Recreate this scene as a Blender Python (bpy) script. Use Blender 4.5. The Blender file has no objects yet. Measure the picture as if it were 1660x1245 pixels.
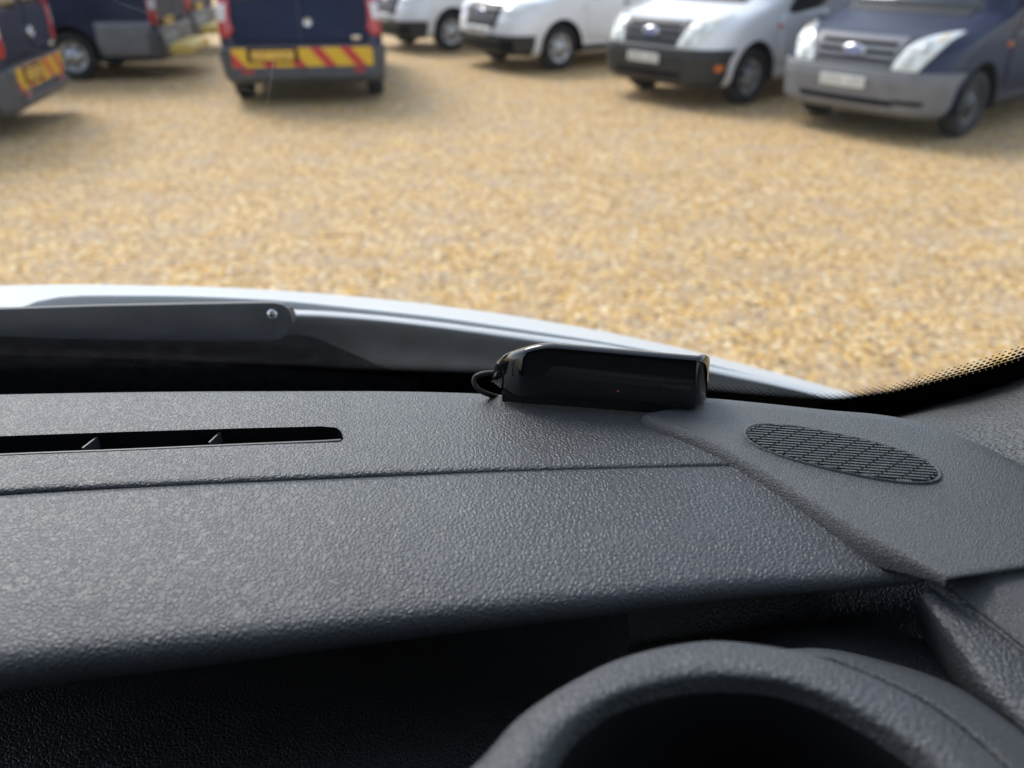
import bpy, bmesh, math, random
import numpy as np
from mathutils import Vector, Matrix
random.seed(7)
SC = bpy.context.scene
COL = SC.collection

# ------------------------------------------------------------------ camera, sky, sun
CAM_Z = 1.9
PITCH = 29.0
F_PX = 1303.0            # focal length in pixels of the 1660 px wide photograph
cam_d = bpy.data.cameras.new('camera')
cam_d.sensor_width = 36.0
cam_d.lens = 36.0 * F_PX / 1660.0
cam_d.clip_start = 0.02
cam_d.clip_end = 3000
cam_d.dof.use_dof = True
cam_d.dof.focus_distance = 0.475
cam_d.dof.aperture_fstop = 5.8
cam = bpy.data.objects.new('camera', cam_d)
COL.objects.link(cam)
cam.location = (0, 0, CAM_Z)
cam.rotation_euler = (math.radians(90 - PITCH), 0, 0)
SC.camera = cam

SUN_EL, SUN_AZ = math.radians(46), math.radians(-38)   # azimuth measured clockwise from +Y
world = bpy.data.worlds.new('World')
SC.world = world
world.use_nodes = True
wn = world.node_tree
sky = wn.nodes.new('ShaderNodeTexSky')
sky.sky_type = 'NISHITA'
sky.sun_disc = False
sky.sun_elevation = SUN_EL
sky.sun_rotation = SUN_AZ
sky.air_density = 1.0
sky.dust_density = 1.6
sky.ozone_density = 0.6
haze_sat = wn.nodes.new('ShaderNodeHueSaturation')       # thin bright cloud: a paler sky
haze_sat.inputs['Saturation'].default_value = 0.65
haze_sat.inputs['Value'].default_value = 1.1
wn.links.new(sky.outputs[0], haze_sat.inputs['Color'])
wn.links.new(haze_sat.outputs[0], wn.nodes['Background'].inputs[0])
wn.nodes['Background'].inputs[1].default_value = 0.15

sun_d = bpy.data.lights.new('sun', 'SUN')
sun_d.energy = 1.1
sun_d.angle = math.radians(22)
sun_d.color = (1.0, 0.95, 0.88)
sun = bpy.data.objects.new('sun', sun_d)
COL.objects.link(sun)
sdir = Vector((math.sin(SUN_AZ) * math.cos(SUN_EL), math.cos(SUN_AZ) * math.cos(SUN_EL), math.sin(SUN_EL)))
sun.rotation_euler = sdir.to_track_quat('Z', 'Y').to_euler()
sun.location = sdir * 50

SC.view_settings.view_transform = 'Standard'
SC.view_settings.look = 'None'
SC.view_settings.gamma = 1
SC.view_settings.use_curve_mapping = False
SC.view_settings.exposure = 0.97
SC.render.engine = 'CYCLES'
SC.cycles.use_denoising = True
SC.cycles.max_bounces = 10
SC.cycles.transparent_max_bounces = 16
SC.cycles.sample_clamp_indirect = 6

# ------------------------------------------------------------------ helpers
TH = math.radians(PITCH)
def ray(px, py):
    u = (px - 830) / F_PX
    v = (622.5 - py) / F_PX
    return np.array([u, math.cos(TH) + v * math.sin(TH), -math.sin(TH) + v * math.cos(TH)])
ORG = np.array([0, 0, CAM_Z])
def PZ(px, py, z):                       # where the sight line meets a level plane
    d = ray(px, py); return ORG + d * ((z - CAM_Z) / d[2])
def PD(px, py, y):                       # where it meets an upright plane
    d = ray(px, py); return ORG + d * (y / d[1])

def node_mat(name):
    m = bpy.data.materials.new(name)
    m.use_nodes = True
    return m, m.node_tree, m.node_tree.nodes['Principled BSDF']

def plain(name, col, rough=0.5, metal=0.0, spec=0.5, coat=0.0, vary=0.0, vscale=8.0, emit=None):
    m, nt, b = node_mat(name)
    b.inputs['Base Color'].default_value = (*col, 1)
    b.inputs['Roughness'].default_value = rough
    b.inputs['Metallic'].default_value = metal
    b.inputs['Specular IOR Level'].default_value = spec
    b.inputs['Coat Weight'].default_value = coat
    b.inputs['Coat Roughness'].default_value = 0.05
    if emit:
        b.inputs['Emission Color'].default_value = (*emit[0], 1)
        b.inputs['Emission Strength'].default_value = emit[1]
    if vary:
        tc = nt.nodes.new('ShaderNodeTexCoord')
        no = nt.nodes.new('ShaderNodeTexNoise')
        no.inputs['Scale'].default_value = vscale
        no.inputs['Detail'].default_value = 6
        nt.links.new(tc.outputs['Object'], no.inputs['Vector'])
        r = nt.nodes.new('ShaderNodeValToRGB')
        r.color_ramp.elements[0].position = 0.3
        r.color_ramp.elements[1].position = 0.7
        r.color_ramp.elements[0].color = (*[c * (1 - vary) for c in col], 1)
        r.color_ramp.elements[1].color = (*[min(1, c * (1 + vary)) for c in col], 1)
        nt.links.new(no.outputs[0], r.inputs[0])
        nt.links.new(r.outputs[0], b.inputs['Base Color'])
        mr = nt.nodes.new('ShaderNodeMapRange')
        mr.inputs[3].default_value = max(0.02, rough - 0.08)
        mr.inputs[4].default_value = min(1, rough + 0.1)
        nt.links.new(no.outputs[0], mr.inputs[0])
        nt.links.new(mr.outputs[0], b.inputs['Roughness'])
    return m

def leather(name, col, rough, scale, dist, dust=0.25):
    """moulded plastic with a pressed leather grain, a little dust in it"""
    m, nt, b = node_mat(name)
    N, L = nt.nodes.new, nt.links.new
    tc = N('ShaderNodeTexCoord')
    wob = N('ShaderNodeTexNoise'); wob.inputs['Scale'].default_value = scale * 0.8; wob.inputs['Detail'].default_value = 3
    L(tc.outputs['Object'], wob.inputs['Vector'])
    mx = N('ShaderNodeVectorMath'); mx.operation = 'MULTIPLY_ADD'
    L(wob.outputs['Color'], mx.inputs[0]); mx.inputs[1].default_value = (0.65 / scale,) * 3
    L(tc.outputs['Object'], mx.inputs[2])
    h = None
    for sc, w in ((scale, 1.0), (scale * 2.3, 0.25)):
        vo = N('ShaderNodeTexVoronoi'); vo.feature = 'DISTANCE_TO_EDGE'; vo.inputs['Scale'].default_value = sc
        L(mx.outputs[0], vo.inputs['Vector'])
        rp = N('ShaderNodeMapRange'); rp.interpolation_type = 'SMOOTHSTEP'
        rp.inputs[1].default_value = 0.0; rp.inputs[2].default_value = 0.32; rp.inputs[4].default_value = w
        L(vo.outputs['Distance'], rp.inputs[0])
        if h is None: h = rp.outputs[0]
        else:
            ad = N('ShaderNodeMath'); ad.operation = 'ADD'; L(h, ad.inputs[0]); L(rp.outputs[0], ad.inputs[1]); h = ad.outputs[0]
    fine = N('ShaderNodeTexNoise'); fine.inputs['Scale'].default_value = scale * 5; fine.inputs['Detail'].default_value = 2
    L(tc.outputs['Object'], fine.inputs['Vector'])
    fa = N('ShaderNodeMath'); fa.operation = 'MULTIPLY_ADD'; L(fine.outputs[0], fa.inputs[0]); fa.inputs[1].default_value = 0.5; L(h, fa.inputs[2])
    bp = N('ShaderNodeBump'); bp.inputs['Strength'].default_value = 1.0; bp.inputs['Distance'].default_value = dist
    L(fa.outputs[0], bp.inputs['Height']); L(bp.outputs[0], b.inputs['Normal'])
    big = N('ShaderNodeTexNoise'); big.inputs['Scale'].default_value = 9; big.inputs['Detail'].default_value = 8; big.inputs['Roughness'].default_value = 0.65
    L(tc.outputs['Object'], big.inputs['Vector'])
    cr_ = N('ShaderNodeValToRGB')
    cr_.color_ramp.elements[0].position = 0.35; cr_.color_ramp.elements[1].position = 0.7
    cr_.color_ramp.elements[0].color = (*[c * (1 - dust * .5) for c in col], 1)
    cr_.color_ramp.elements[1].color = (*[c * (1 + dust) for c in col], 1)
    L(big.outputs[0], cr_.inputs[0])
    # scattered pale dust motes
    mo = N('ShaderNodeTexVoronoi'); mo.inputs['Scale'].default_value = 160
    L(tc.outputs['Object'], mo.inputs['Vector'])
    lt = N('ShaderNodeMath'); lt.operation = 'LESS_THAN'; lt.inputs[1].default_value = 0.05; L(mo.outputs['Distance'], lt.inputs[0])
    sp = N('ShaderNodeSeparateColor'); L(mo.outputs['Color'], sp.inputs[0])
    gt = N('ShaderNodeMath'); gt.operation = 'GREATER_THAN'; gt.inputs[1].default_value = 0.93; L(sp.outputs[0], gt.inputs[0])
    mu = N('ShaderNodeMath'); mu.operation = 'MULTIPLY'; L(lt.outputs[0], mu.inputs[0]); L(gt.outputs[0], mu.inputs[1])
    mxc = N('ShaderNodeMix'); mxc.data_type = 'RGBA'
    L(mu.outputs[0], mxc.inputs[0]); L(cr_.outputs[0], mxc.inputs[6]); mxc.inputs[7].default_value = (0.2, 0.19, 0.18, 1)
    L(mxc.outputs[2], b.inputs['Base Color'])
    b.inputs['Roughness'].default_value = rough
    b.inputs['Specular IOR Level'].default_value = 0.5
    return m

def catmull(pts, n):
    p = np.asarray(pts, float)
    if len(p) == n and n <= 2: return p
    d = np.r_[0, np.cumsum(np.linalg.norm(np.diff(p, axis=0), axis=1))]
    if d[-1] == 0: return np.repeat(p[:1], n, 0)
    t = np.linspace(0, d[-1], n)
    m = np.zeros_like(p)
    for i in range(len(p)):
        a, b = max(0, i - 1), min(len(p) - 1, i + 1)
        m[i] = (p[b] - p[a]) / max(1e-9, d[b] - d[a])
    out = []
    for x in t:
        i = min(len(p) - 2, max(0, int(np.searchsorted(d, x, 'right') - 1)))
        h = max(1e-9, d[i + 1] - d[i]); s = (x - d[i]) / h
        out.append((2*s**3 - 3*s**2 + 1) * p[i] + (s**3 - 2*s**2 + s) * h * m[i] + (-2*s**3 + 3*s**2) * p[i+1] + (s**3 - s**2) * h * m[i+1])
    return np.array(out)

def link(name, me, mat, parent=None, smooth=True):
    o = bpy.data.objects.new(name, me)
    COL.objects.link(o)
    if mat: me.materials.append(mat)
    if parent: o.parent = parent
    if smooth:
        for p in me.polygons: p.use_smooth = True
    return o

def mesh_from(verts, faces, name):
    me = bpy.data.meshes.new(name)
    me.from_pydata([tuple(map(float, v)) for v in verts], [], faces)
    me.validate()
    return me

def grid(name, G, mat, parent=None, skip=None, uv=None, merge=False, smooth=True):
    """G: rows x columns x 3"""
    G = np.asarray(G, float)
    R, C = G.shape[:2]
    f = []
    for i in range(R - 1):
        for j in range(C - 1):
            if skip and skip(i, j): continue
            f.append((i*C + j, i*C + j + 1, (i+1)*C + j + 1, (i+1)*C + j))
    me = bpy.data.meshes.new(name)
    me.from_pydata([tuple(map(float, v)) for v in G.reshape(-1, 3)], [], f)
    if uv is not None:
        l = me.uv_layers.new(name='UVMap')
        U = np.asarray(uv).reshape(-1, 2)
        for lp in me.loops: l.data[lp.index].uv = tuple(U[lp.vertex_index])
    if merge:
        bm = bmesh.new(); bm.from_mesh(me)
        bmesh.ops.remove_doubles(bm, verts=bm.verts, dist=1e-5)
        bmesh.ops.recalc_face_normals(bm, faces=bm.faces)
        bm.to_mesh(me); bm.free()
    return link(name, me, mat, parent, smooth)

def loft(name, rows, n, sub, mat, parent=None, linear=False):
    """rows of control points -> smooth sheet; sub = strips between neighbouring rows"""
    A = np.array([catmull(r, n) for r in rows])
    K = len(rows)
    out = []
    for j in range(n):
        col = A[:, j]
        if linear or K == 2:
            t = np.linspace(0, K - 1, (K - 1) * sub + 1)
            out.append(np.array([np.interp(t, range(K), col[:, k]) for k in range(3)]).T)
        else:
            m = np.gradient(col, axis=0)
            seg = []
            for i in range(K - 1):
                # limit the tangents so that tight rolls do not overshoot
                h = col[i+1] - col[i]
                lim = lambda v: v * min(1, 1.5 * np.linalg.norm(h) / max(1e-9, np.linalg.norm(v)))
                a, b = lim(m[i]), lim(m[i+1])
                for s in np.linspace(0, 1, sub, endpoint=False):
                    seg.append((2*s**3-3*s**2+1)*col[i] + (s**3-2*s**2+s)*a + (-2*s**3+3*s**2)*col[i+1] + (s**3-s**2)*b)
            seg.append(col[-1]); out.append(np.array(seg))
    return grid(name, np.array(out).transpose(1, 0, 2), mat, parent)

def bm_obj(name, bm, mat, parent=None, smooth=True, bevel=0):
    if bevel:
        bmesh.ops.bevel(bm, geom=list(bm.edges), offset=bevel, segments=2, affect='EDGES', profile=0.6)
    bmesh.ops.recalc_face_normals(bm, faces=bm.faces)
    me = bpy.data.meshes.new(name)
    bm.to_mesh(me); bm.free()
    return link(name, me, mat, parent, smooth)

def box(name, c, s, mat, parent=None, bevel=0.0, rot=None):
    bm = bmesh.new()
    bmesh.ops.create_cube(bm, size=1)
    M = Matrix.Translation(Vector(c)) @ (rot.to_4x4() if rot else Matrix()) @ Matrix.Diagonal((*s, 1))
    bmesh.ops.transform(bm, matrix=M, verts=bm.verts)
    return bm_obj(name, bm, mat, parent, smooth=False, bevel=bevel)

def add_box(bm, c, s, rot=None):
    r = bmesh.ops.create_cube(bm, size=1)
    M = Matrix.Translation(Vector(c)) @ (rot.to_4x4() if rot else Matrix()) @ Matrix.Diagonal((*s, 1))
    bmesh.ops.transform(bm, matrix=M, verts=r['verts'])

def tube(name, pts, r, mat, parent=None, n=24, k=10):
    P = catmull(pts, n)
    rows = []
    for i in range(n):
        t = P[min(n-1, i+1)] - P[max(0, i-1)]; t /= np.linalg.norm(t)
        a = np.cross(t, [0, 0, 1.0]); 
        if np.linalg.norm(a) < 1e-3: a = np.cross(t, [1.0, 0, 0])
        a /= np.linalg.norm(a); b = np.cross(t, a)
        rows.append([P[i] + r * (math.cos(q) * a + math.sin(q) * b) for q in np.linspace(0, 2*math.pi, k + 1)])
    return grid(name, rows, mat, parent, merge=True)

def lathe_rows(profile, k=40):
    """profile of (radius, axial) turned about local Y"""
    return [[(r * math.cos(q), a, r * math.sin(q)) for q in np.linspace(0, 2*math.pi, k + 1)] for r, a in profile]

def empty(name, loc, rz=0.0):
    o = bpy.data.objects.new(name, None)
    o.empty_display_size = 0.2
    COL.objects.link(o)
    o.location = loc
    o.rotation_euler = (0, 0, rz)
    return o

def tag(o, label=None, cat=None, group=None, kind=None):
    if label: o['label'] = label
    if cat: o['category'] = cat
    if group: o['group'] = group
    if kind: o['kind'] = kind
    return o

# ------------------------------------------------------------------ materials
def gravel_mat():
    m, nt, b = node_mat('golden_gravel')
    N, L = nt.nodes.new, nt.links.new
    tc = N('ShaderNodeTexCoord')
    no = N('ShaderNodeTexNoise'); no.inputs['Scale'].default_value = 30; no.inputs['Detail'].default_value = 2
    L(tc.outputs['Object'], no.inputs['Vector'])
    ma = N('ShaderNodeVectorMath'); ma.operation = 'MULTIPLY_ADD'
    L(no.outputs['Color'], ma.inputs[0]); ma.inputs[1].default_value = (0.02,) * 3; L(tc.outputs['Object'], ma.inputs[2])
    col = None
    def vor(scale):
        v = N('ShaderNodeTexVoronoi'); v.inputs['Scale'].default_value = scale
        L(ma.outputs[0], v.inputs['Vector']); return v
    v1, v2 = vor(30), vor(50)
    def ramp(src):
        s = N('ShaderNodeSeparateColor'); L(src, s.inputs[0])
        r = N('ShaderNodeValToRGB'); r.color_ramp.interpolation = 'LINEAR'
        e = r.color_ramp.elements
        stops = [(0.0, (.085, .058, .042)), (.10, (.20, .12, .048)), (.26, (.46, .262, .072)), (.46, (.61, .365, .108)),
                 (.66, (.69, .445, .16)), (.80, (.32, .265, .225)), (.89, (.80, .60, .30)), (1, (.84, .73, .54))]
        e[0].position, e[0].color = 0, (*stops[0][1], 1)
        e[1].position, e[1].color = 1, (*stops[-1][1], 1)
        for p, c in stops[1:-1]:
            q = e.new(p); q.color = (*c, 1)
        L(s.outputs[0], r.inputs[0]); return r
    r1, r2 = ramp(v1.outputs['Color']), ramp(v2.outputs['Color'])
    sel = N('ShaderNodeTexNoise'); sel.inputs['Scale'].default_value = 22; sel.inputs['Detail'].default_value = 1
    L(tc.outputs['Object'], sel.inputs['Vector'])
    gt = N('ShaderNodeMath'); gt.operation = 'GREATER_THAN'; gt.inputs[1].default_value = 0.5; L(sel.outputs[0], gt.inputs[0])
    mx = N('ShaderNodeMix'); mx.data_type = 'RGBA'; L(gt.outputs[0], mx.inputs[0]); L(r1.outputs[0], mx.inputs[6]); L(r2.outputs[0], mx.inputs[7])
    # worn and greyer patches
    pn = N('ShaderNodeTexNoise'); pn.inputs['Scale'].default_value = 2.2; pn.inputs['Detail'].default_value = 7; pn.inputs['Roughness'].default_value = 0.7
    L(tc.outputs['Object'], pn.inputs['Vector'])
    pr = N('ShaderNodeMapRange'); pr.inputs[1].default_value = .46; pr.inputs[2].default_value = .70; pr.inputs[4].default_value = .78
    L(pn.outputs[0], pr.inputs[0])
    m2 = N('ShaderNodeMix'); m2.data_type = 'RGBA'; L(pr.outputs[0], m2.inputs[0]); L(mx.outputs[2], m2.inputs[6]); m2.inputs[7].default_value = (.42, .33, .24, 1)
    # faint wheel lines worn across the yard
    mp = N('ShaderNodeMapping'); mp.inputs['Rotation'].default_value = (0, 0, .5); mp.inputs['Scale'].default_value = (.16, 1.9, 1)
    L(tc.outputs['Object'], mp.inputs[0])
    tn = N('ShaderNodeTexNoise'); tn.inputs['Scale'].default_value = 1.0; tn.inputs['Detail'].default_value = 4
    L(mp.outputs[0], tn.inputs['Vector'])
    tr = N('ShaderNodeMapRange'); tr.inputs[1].default_value = .53; tr.inputs[2].default_value = .68; tr.inputs[4].default_value = .18
    L(tn.outputs[0], tr.inputs[0])
    m3 = N('ShaderNodeMix'); m3.data_type = 'RGBA'; L(tr.outputs[0], m3.inputs[0]); L(m2.outputs[2], m3.inputs[6]); m3.inputs[7].default_value = (.33, .245, .15, 1)
    L(m3.outputs[2], b.inputs['Base Color'])
    hs = N('ShaderNodeMix'); hs.data_type = 'FLOAT'; L(gt.outputs[0], hs.inputs[0]); L(v1.outputs['Distance'], hs.inputs[2]); L(v2.outputs['Distance'], hs.inputs[3])
    sq = N('ShaderNodeMath'); sq.operation = 'MULTIPLY'; L(hs.outputs[0], sq.inputs[0]); sq.inputs[1].default_value = -1
    bp = N('ShaderNodeBump'); bp.inputs['Strength'].default_value = 0.9; bp.inputs['Distance'].default_value = 0.012
    L(sq.outputs[0], bp.inputs['Height']); L(bp.outputs[0], b.inputs['Normal'])
    b.inputs['Roughness'].default_value = 0.75
    b.inputs['Specular IOR Level'].default_value = 0.3
    return m

def glass_mat(name, tint=(0.93, 0.95, 0.95), refl=1.0, rough=0.0, dust=0.0):
    m = bpy.data.materials.new(name); m.use_nodes = True
    nt = m.node_tree; nt.nodes.clear(); N, L = nt.nodes.new, nt.links.new
    tr = N('ShaderNodeBsdfTransparent'); tr.inputs[0].default_value = (*tint, 1)
    gl = N('ShaderNodeBsdfGlossy'); gl.inputs['Roughness'].default_value = rough
    fr = N('ShaderNodeFresnel'); fr.inputs[0].default_value = 1.45
    mu = N('ShaderNodeMath'); mu.operation = 'MULTIPLY'; mu.inputs[1].default_value = refl
    L(fr.outputs[0], mu.inputs[0])
    mx = N('ShaderNodeMixShader'); L(mu.outputs[0], mx.inputs[0]); L(tr.outputs[0], mx.inputs[1]); L(gl.outputs[0], mx.inputs[2])
    out = mx.outputs[0]
    if dust:
        tc = N('ShaderNodeTexCoord'); no = N('ShaderNodeTexNoise'); no.inputs['Scale'].default_value = 14; no.inputs['Detail'].default_value = 9; no.inputs['Roughness'].default_value = .7
        L(tc.outputs['Object'], no.inputs['Vector'])
        mr = N('ShaderNodeMapRange'); mr.inputs[1].default_value = .35; mr.inputs[2].default_value = .8; mr.inputs[4].default_value = dust
        L(no.outputs[0], mr.inputs[0])
        vo = N('ShaderNodeTexVoronoi'); vo.inputs['Scale'].default_value = 130; L(tc.outputs['Object'], vo.inputs['Vector'])
        lt = N('ShaderNodeMath'); lt.operation = 'LESS_THAN'; lt.inputs[1].default_value = .03; L(vo.outputs['Distance'], lt.inputs[0])
        ma = N('ShaderNodeMath'); ma.operation = 'MULTIPLY_ADD'; L(lt.outputs[0], ma.inputs[0]); ma.inputs[1].default_value = .12; L(mr.outputs[0], ma.inputs[2])
        df = N('ShaderNodeBsdfTranslucent'); df.inputs[0].default_value = (.8, .8, .78, 1)
        m3 = N('ShaderNodeMixShader'); L(ma.outputs[0], m3.inputs[0]); L(out, m3.inputs[1]); L(df.outputs[0], m3.inputs[2]); out = m3.outputs[0]
    o = N('ShaderNodeOutputMaterial'); L(out, o.inputs[0])
    return m

def frit_mat():
    """black enamel band that breaks up into dots towards the clear glass (UV: x along the edge in dots, y in dot rows)"""
    m = bpy.data.materials.new('black_frit'); m.use_nodes = True
    nt = m.node_tree; N, L = nt.nodes.new, nt.links.new
    b = nt.nodes['Principled BSDF']
    b.inputs['Base Color'].default_value = (.004, .004, .005, 1); b.inputs['Roughness'].default_value = .5
    b.inputs['Specular IOR Level'].default_value = .05
    uv = N('ShaderNodeUVMap'); sp = N('ShaderNodeSeparateXYZ'); L(uv.outputs[0], sp.inputs[0])
    def M(op, a, c=None, v=None):
        n = N('ShaderNodeMath'); n.operation = op; L(a, n.inputs[0])
        if c is not None: L(c, n.inputs[1])
        if v is not None: n.inputs[1].default_value = v
        return n.outputs[0]
    row = M('FLOOR', sp.outputs[1])
    half = M('MULTIPLY', M('MODULO', row, v=2.0), v=0.5)
    fx = M('SUBTRACT', M('FRACT', M('ADD', sp.outputs[0], half)), v=.5)
    fy = M('SUBTRACT', M('FRACT', sp.outputs[1]), v=.5)
    d = M('SQRT', M('ADD', M('MULTIPLY', fx, fx), M('MULTIPLY', fy, fy)))
    rad = M('MULTIPLY_ADD', sp.outputs[1], v=.095); nt.nodes[-1].inputs[2].default_value = .14
    dot = M('LESS_THAN', d, rad)
    solid = M('GREATER_THAN', sp.outputs[1], v=5.0)
    a = M('MAXIMUM', dot, solid)
    tr = N('ShaderNodeBsdfTransparent'); mx = N('ShaderNodeMixShader')
    L(a, mx.inputs[0]); L(tr.outputs[0], mx.inputs[1]); L(b.outputs[0], mx.inputs[2])
    L(mx.outputs[0], nt.nodes['Material Output'].inputs[0])
    return m

def chevron_mat(period, slope, red=.38, mirror=True):
    """yellow reflective board with slanting red stripes, in the van's own metres"""
    m, nt, b = node_mat('chevron_sheet')
    N, L = nt.nodes.new, nt.links.new
    tc = N('ShaderNodeTexCoord'); sp = N('ShaderNodeSeparateXYZ'); L(tc.outputs['Object'], sp.inputs[0])
    a = N('ShaderNodeMath'); a.operation = 'MULTIPLY_ADD'; L(sp.outputs[2], a.inputs[0]); a.inputs[1].default_value = slope; L(sp.outputs[1], a.inputs[2])
    d = N('ShaderNodeMath'); d.operation = 'DIVIDE'; L(a.outputs[0], d.inputs[0]); d.inputs[1].default_value = period
    ad = N('ShaderNodeMath'); ad.operation = 'ADD'; L(d.outputs[0], ad.inputs[0]); ad.inputs[1].default_value = 100.22
    fr = N('ShaderNodeMath'); fr.operation = 'FRACT'; L(ad.outputs[0], fr.inputs[0])
    lt = N('ShaderNodeMath'); lt.operation = 'LESS_THAN'; L(fr.outputs[0], lt.inputs[0]); lt.inputs[1].default_value = red
    mx = N('ShaderNodeMix'); mx.data_type = 'RGBA'; L(lt.outputs[0], mx.inputs[0])
    mx.inputs[6].default_value = (.72, .43, .02, 1); mx.inputs[7].default_value = (.55, .03, .03, 1)
    L(mx.outputs[2], b.inputs['Base Color']); b.inputs['Roughness'].default_value = .4
    return m

def rim_mat(name, col, metal):
    m, nt, b = node_mat(name)
    N, L = nt.nodes.new, nt.links.new
    tc = N('ShaderNodeTexCoord'); sp = N('ShaderNodeSeparateXYZ'); L(tc.outputs['Object'], sp.inputs[0])
    def Mt(op, a, c=None, v=None):
        n = N('ShaderNodeMath'); n.operation = op; L(a, n.inputs[0])
        if c is not None: L(c, n.inputs[1])
        if v is not None: n.inputs[1].default_value = v
        return n.outputs[0]
    an = Mt('SINE', Mt('MULTIPLY', Mt('ARCTAN2', sp.outputs[0], sp.outputs[2]), v=6.0))
    r = Mt('SQRT', Mt('ADD', Mt('MULTIPLY', sp.outputs[0], sp.outputs[0]), Mt('MULTIPLY', sp.outputs[2], sp.outputs[2])))
    band = Mt('MULTIPLY', Mt('GREATER_THAN', r, v=.105), Mt('LESS_THAN', r, v=.17))
    f = Mt('MULTIPLY', band, Mt('GREATER_THAN', an, v=.2))
    mx = N('ShaderNodeMix'); mx.data_type = 'RGBA'; L(f, mx.inputs[0]); mx.inputs[6].default_value = (*col, 1); mx.inputs[7].default_value = (.015, .015, .016, 1)
    L(mx.outputs[2], b.inputs['Base Color']); b.inputs['Roughness'].default_value = .35; b.inputs['Metallic'].default_value = metal
    return m

M = {
 'dash': leather('dash_leather_grain', (.047, .051, .058), .37, 400, .00028),
 'dash_fine': leather('dash_fine_grain', (.058, .061, .067), .38, 700, .0003, .2),
 'trim': leather('pillar_leather_grain', (.052, .054, .057), .44, 270, .0006),
 'fascia': leather('fascia_grain', (.045, .048, .054), .40, 340, .0004),
 'recess': plain('dark_recess', (.006, .006, .007), .8, spec=.2),
 'vane': plain('vent_plastic', (.05, .052, .056), .4),
 'grille_cloth': plain('speaker_cloth', (.008, .008, .009), .9, spec=.2),
 'gloss': plain('gloss_black_plastic', (.004, .004, .005), .06, spec=.55, coat=.3),
 'matt_black': plain('matt_black_rubber', (.005, .005, .005), .6),
 'led': plain('red_led', (.12, .004, .008), .3, emit=((1, .05, .12), .06)),
 'frit': frit_mat(),
 'glass': glass_mat('windscreen_glass', (.95, .97, .965), .38, dust=.008),
 'arm': plain('satin_black_arm', (.05, .055, .062), .42, vary=.12, vscale=60),
 'boot': plain('rubber_boot', (.010, .010, .011), .9, spec=0.0, vary=.3, vscale=80),
 'steel': plain('bright_steel', (.7, .7, .7), .25, metal=1.0),
 'scuttle': plain('scuttle_plastic', (.017, .019, .0205), .8, spec=.1, vary=.3, vscale=30),
 'own_white': plain('own_white_paint', (.52, .55, .56), .45, coat=.1),
 'cab': plain('cab_lining', (.055, .055, .058), .8),
 'cab_dark': plain('cab_dark_trim', (.011, .011, .011), .8),
 'white': plain('white_paint', (.78, .79, .80), .3, coat=.6, vary=.05, vscale=1.5),
 'navy': plain('navy_paint', (.012, .018, .048), .4, spec=.35, coat=.15, vary=.15, vscale=1.2),
 'navy_tail': plain('navy_tail_paint', (.014, .021, .055), .5, spec=.12, vary=.15, vscale=1.2),
 'black_pl': plain('black_plastic', (.022, .023, .025), .55, vary=.25, vscale=5),
 'grey_pl': plain('grey_plastic', (.16, .165, .18), .5, vary=.15, vscale=5),
 'dgrey_pl': plain('dark_grey_plastic', (.07, .072, .08), .5, vary=.15, vscale=5),
 'tyre': plain('tyre_rubber', (.018, .018, .019), .8, vary=.3, vscale=10),
 'rim': rim_mat('silver_rim', (.45, .46, .48), .6),
 'hub_dull': rim_mat('dull_steel_wheel', (.05, .05, .055), .3),
 'arch': plain('arch_liner', (.01, .01, .011), .9, spec=.1),
 'lamp': plain('headlamp_lens', (.72, .75, .72), .12, spec=.7, coat=.8, vary=.12, vscale=14),
 'chrome': plain('chrome', (.75, .75, .77), .15, metal=1),
 'red_lens': plain('red_lens', (.45, .012, .02), .2, coat=.5),
 'clear_lens': plain('clear_lens', (.7, .68, .7), .2, coat=.5),
 'amber_pale': plain('amber_pale_lens', (.75, .6, .35), .2),
 'lamp_bowl': plain('lamp_bowl', (.50, .52, .50), .3, metal=.2),
 'amber': plain('amber_lens', (.6, .16, .03), .3),
 'plate_y': plain('yellow_plate', (.88, .52, .07), .4),
 'plate_w': plain('white_plate', (.72, .72, .68), .4),
 'ink': plain('plate_ink', (.08, .065, .045), .5),
 'badge_blue': plain('badge_blue', (.22, .25, .42), .3),
 'van_glass': plain('van_window_glass', (.012, .016, .018), .05, spec=.7, coat=.5),
 'step_yellow': plain('step_yellow', (.80, .58, .14), .5, vary=.1),
 'crumb': plain('crumb', (.45, .42, .38), .8),
 'grey_patch': plain('grey_patch', (.10, .10, .105), .9, vary=.25, vscale=40),
 'scratch': glass_mat('glass_scratch', (.95, .95, .95), 0.0, dust=.16),
 'chev': chevron_mat(.375, -.87, .38),
}

# ------------------------------------------------------------------ the setting
ground = grid('gravel_ground', [[(x, y, 0) for x in np.linspace(-400, 400, 9)] for y in np.linspace(-300, 500, 9)], gravel_mat())
tag(ground, kind='structure', label='golden gravel yard')
grey_me = mesh_from([(6.3, 8.0, .004), (6.9, 7.2, .004), (14, 7.0, .004), (30, 9.0, .004), (30, 26, .004), (12, 24, .004), (8.5, 11, .004)], [tuple(range(7))], 'grey_patch')  # flat grey patch of colour lying just above the gravel
tag(link('grey_patch', grey_me, M['grey_patch'], smooth=False), kind='structure', label='grey patch of ground')

# ------------------------------------------------------------------ the van the photograph is taken from
DASH_Z = CAM_Z - 0.25
own = tag(empty('van', (0, 0, 0)), 'white van seen from inside its cab, with dark grey grained dashboard behind the windscreen', 'van')

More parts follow.
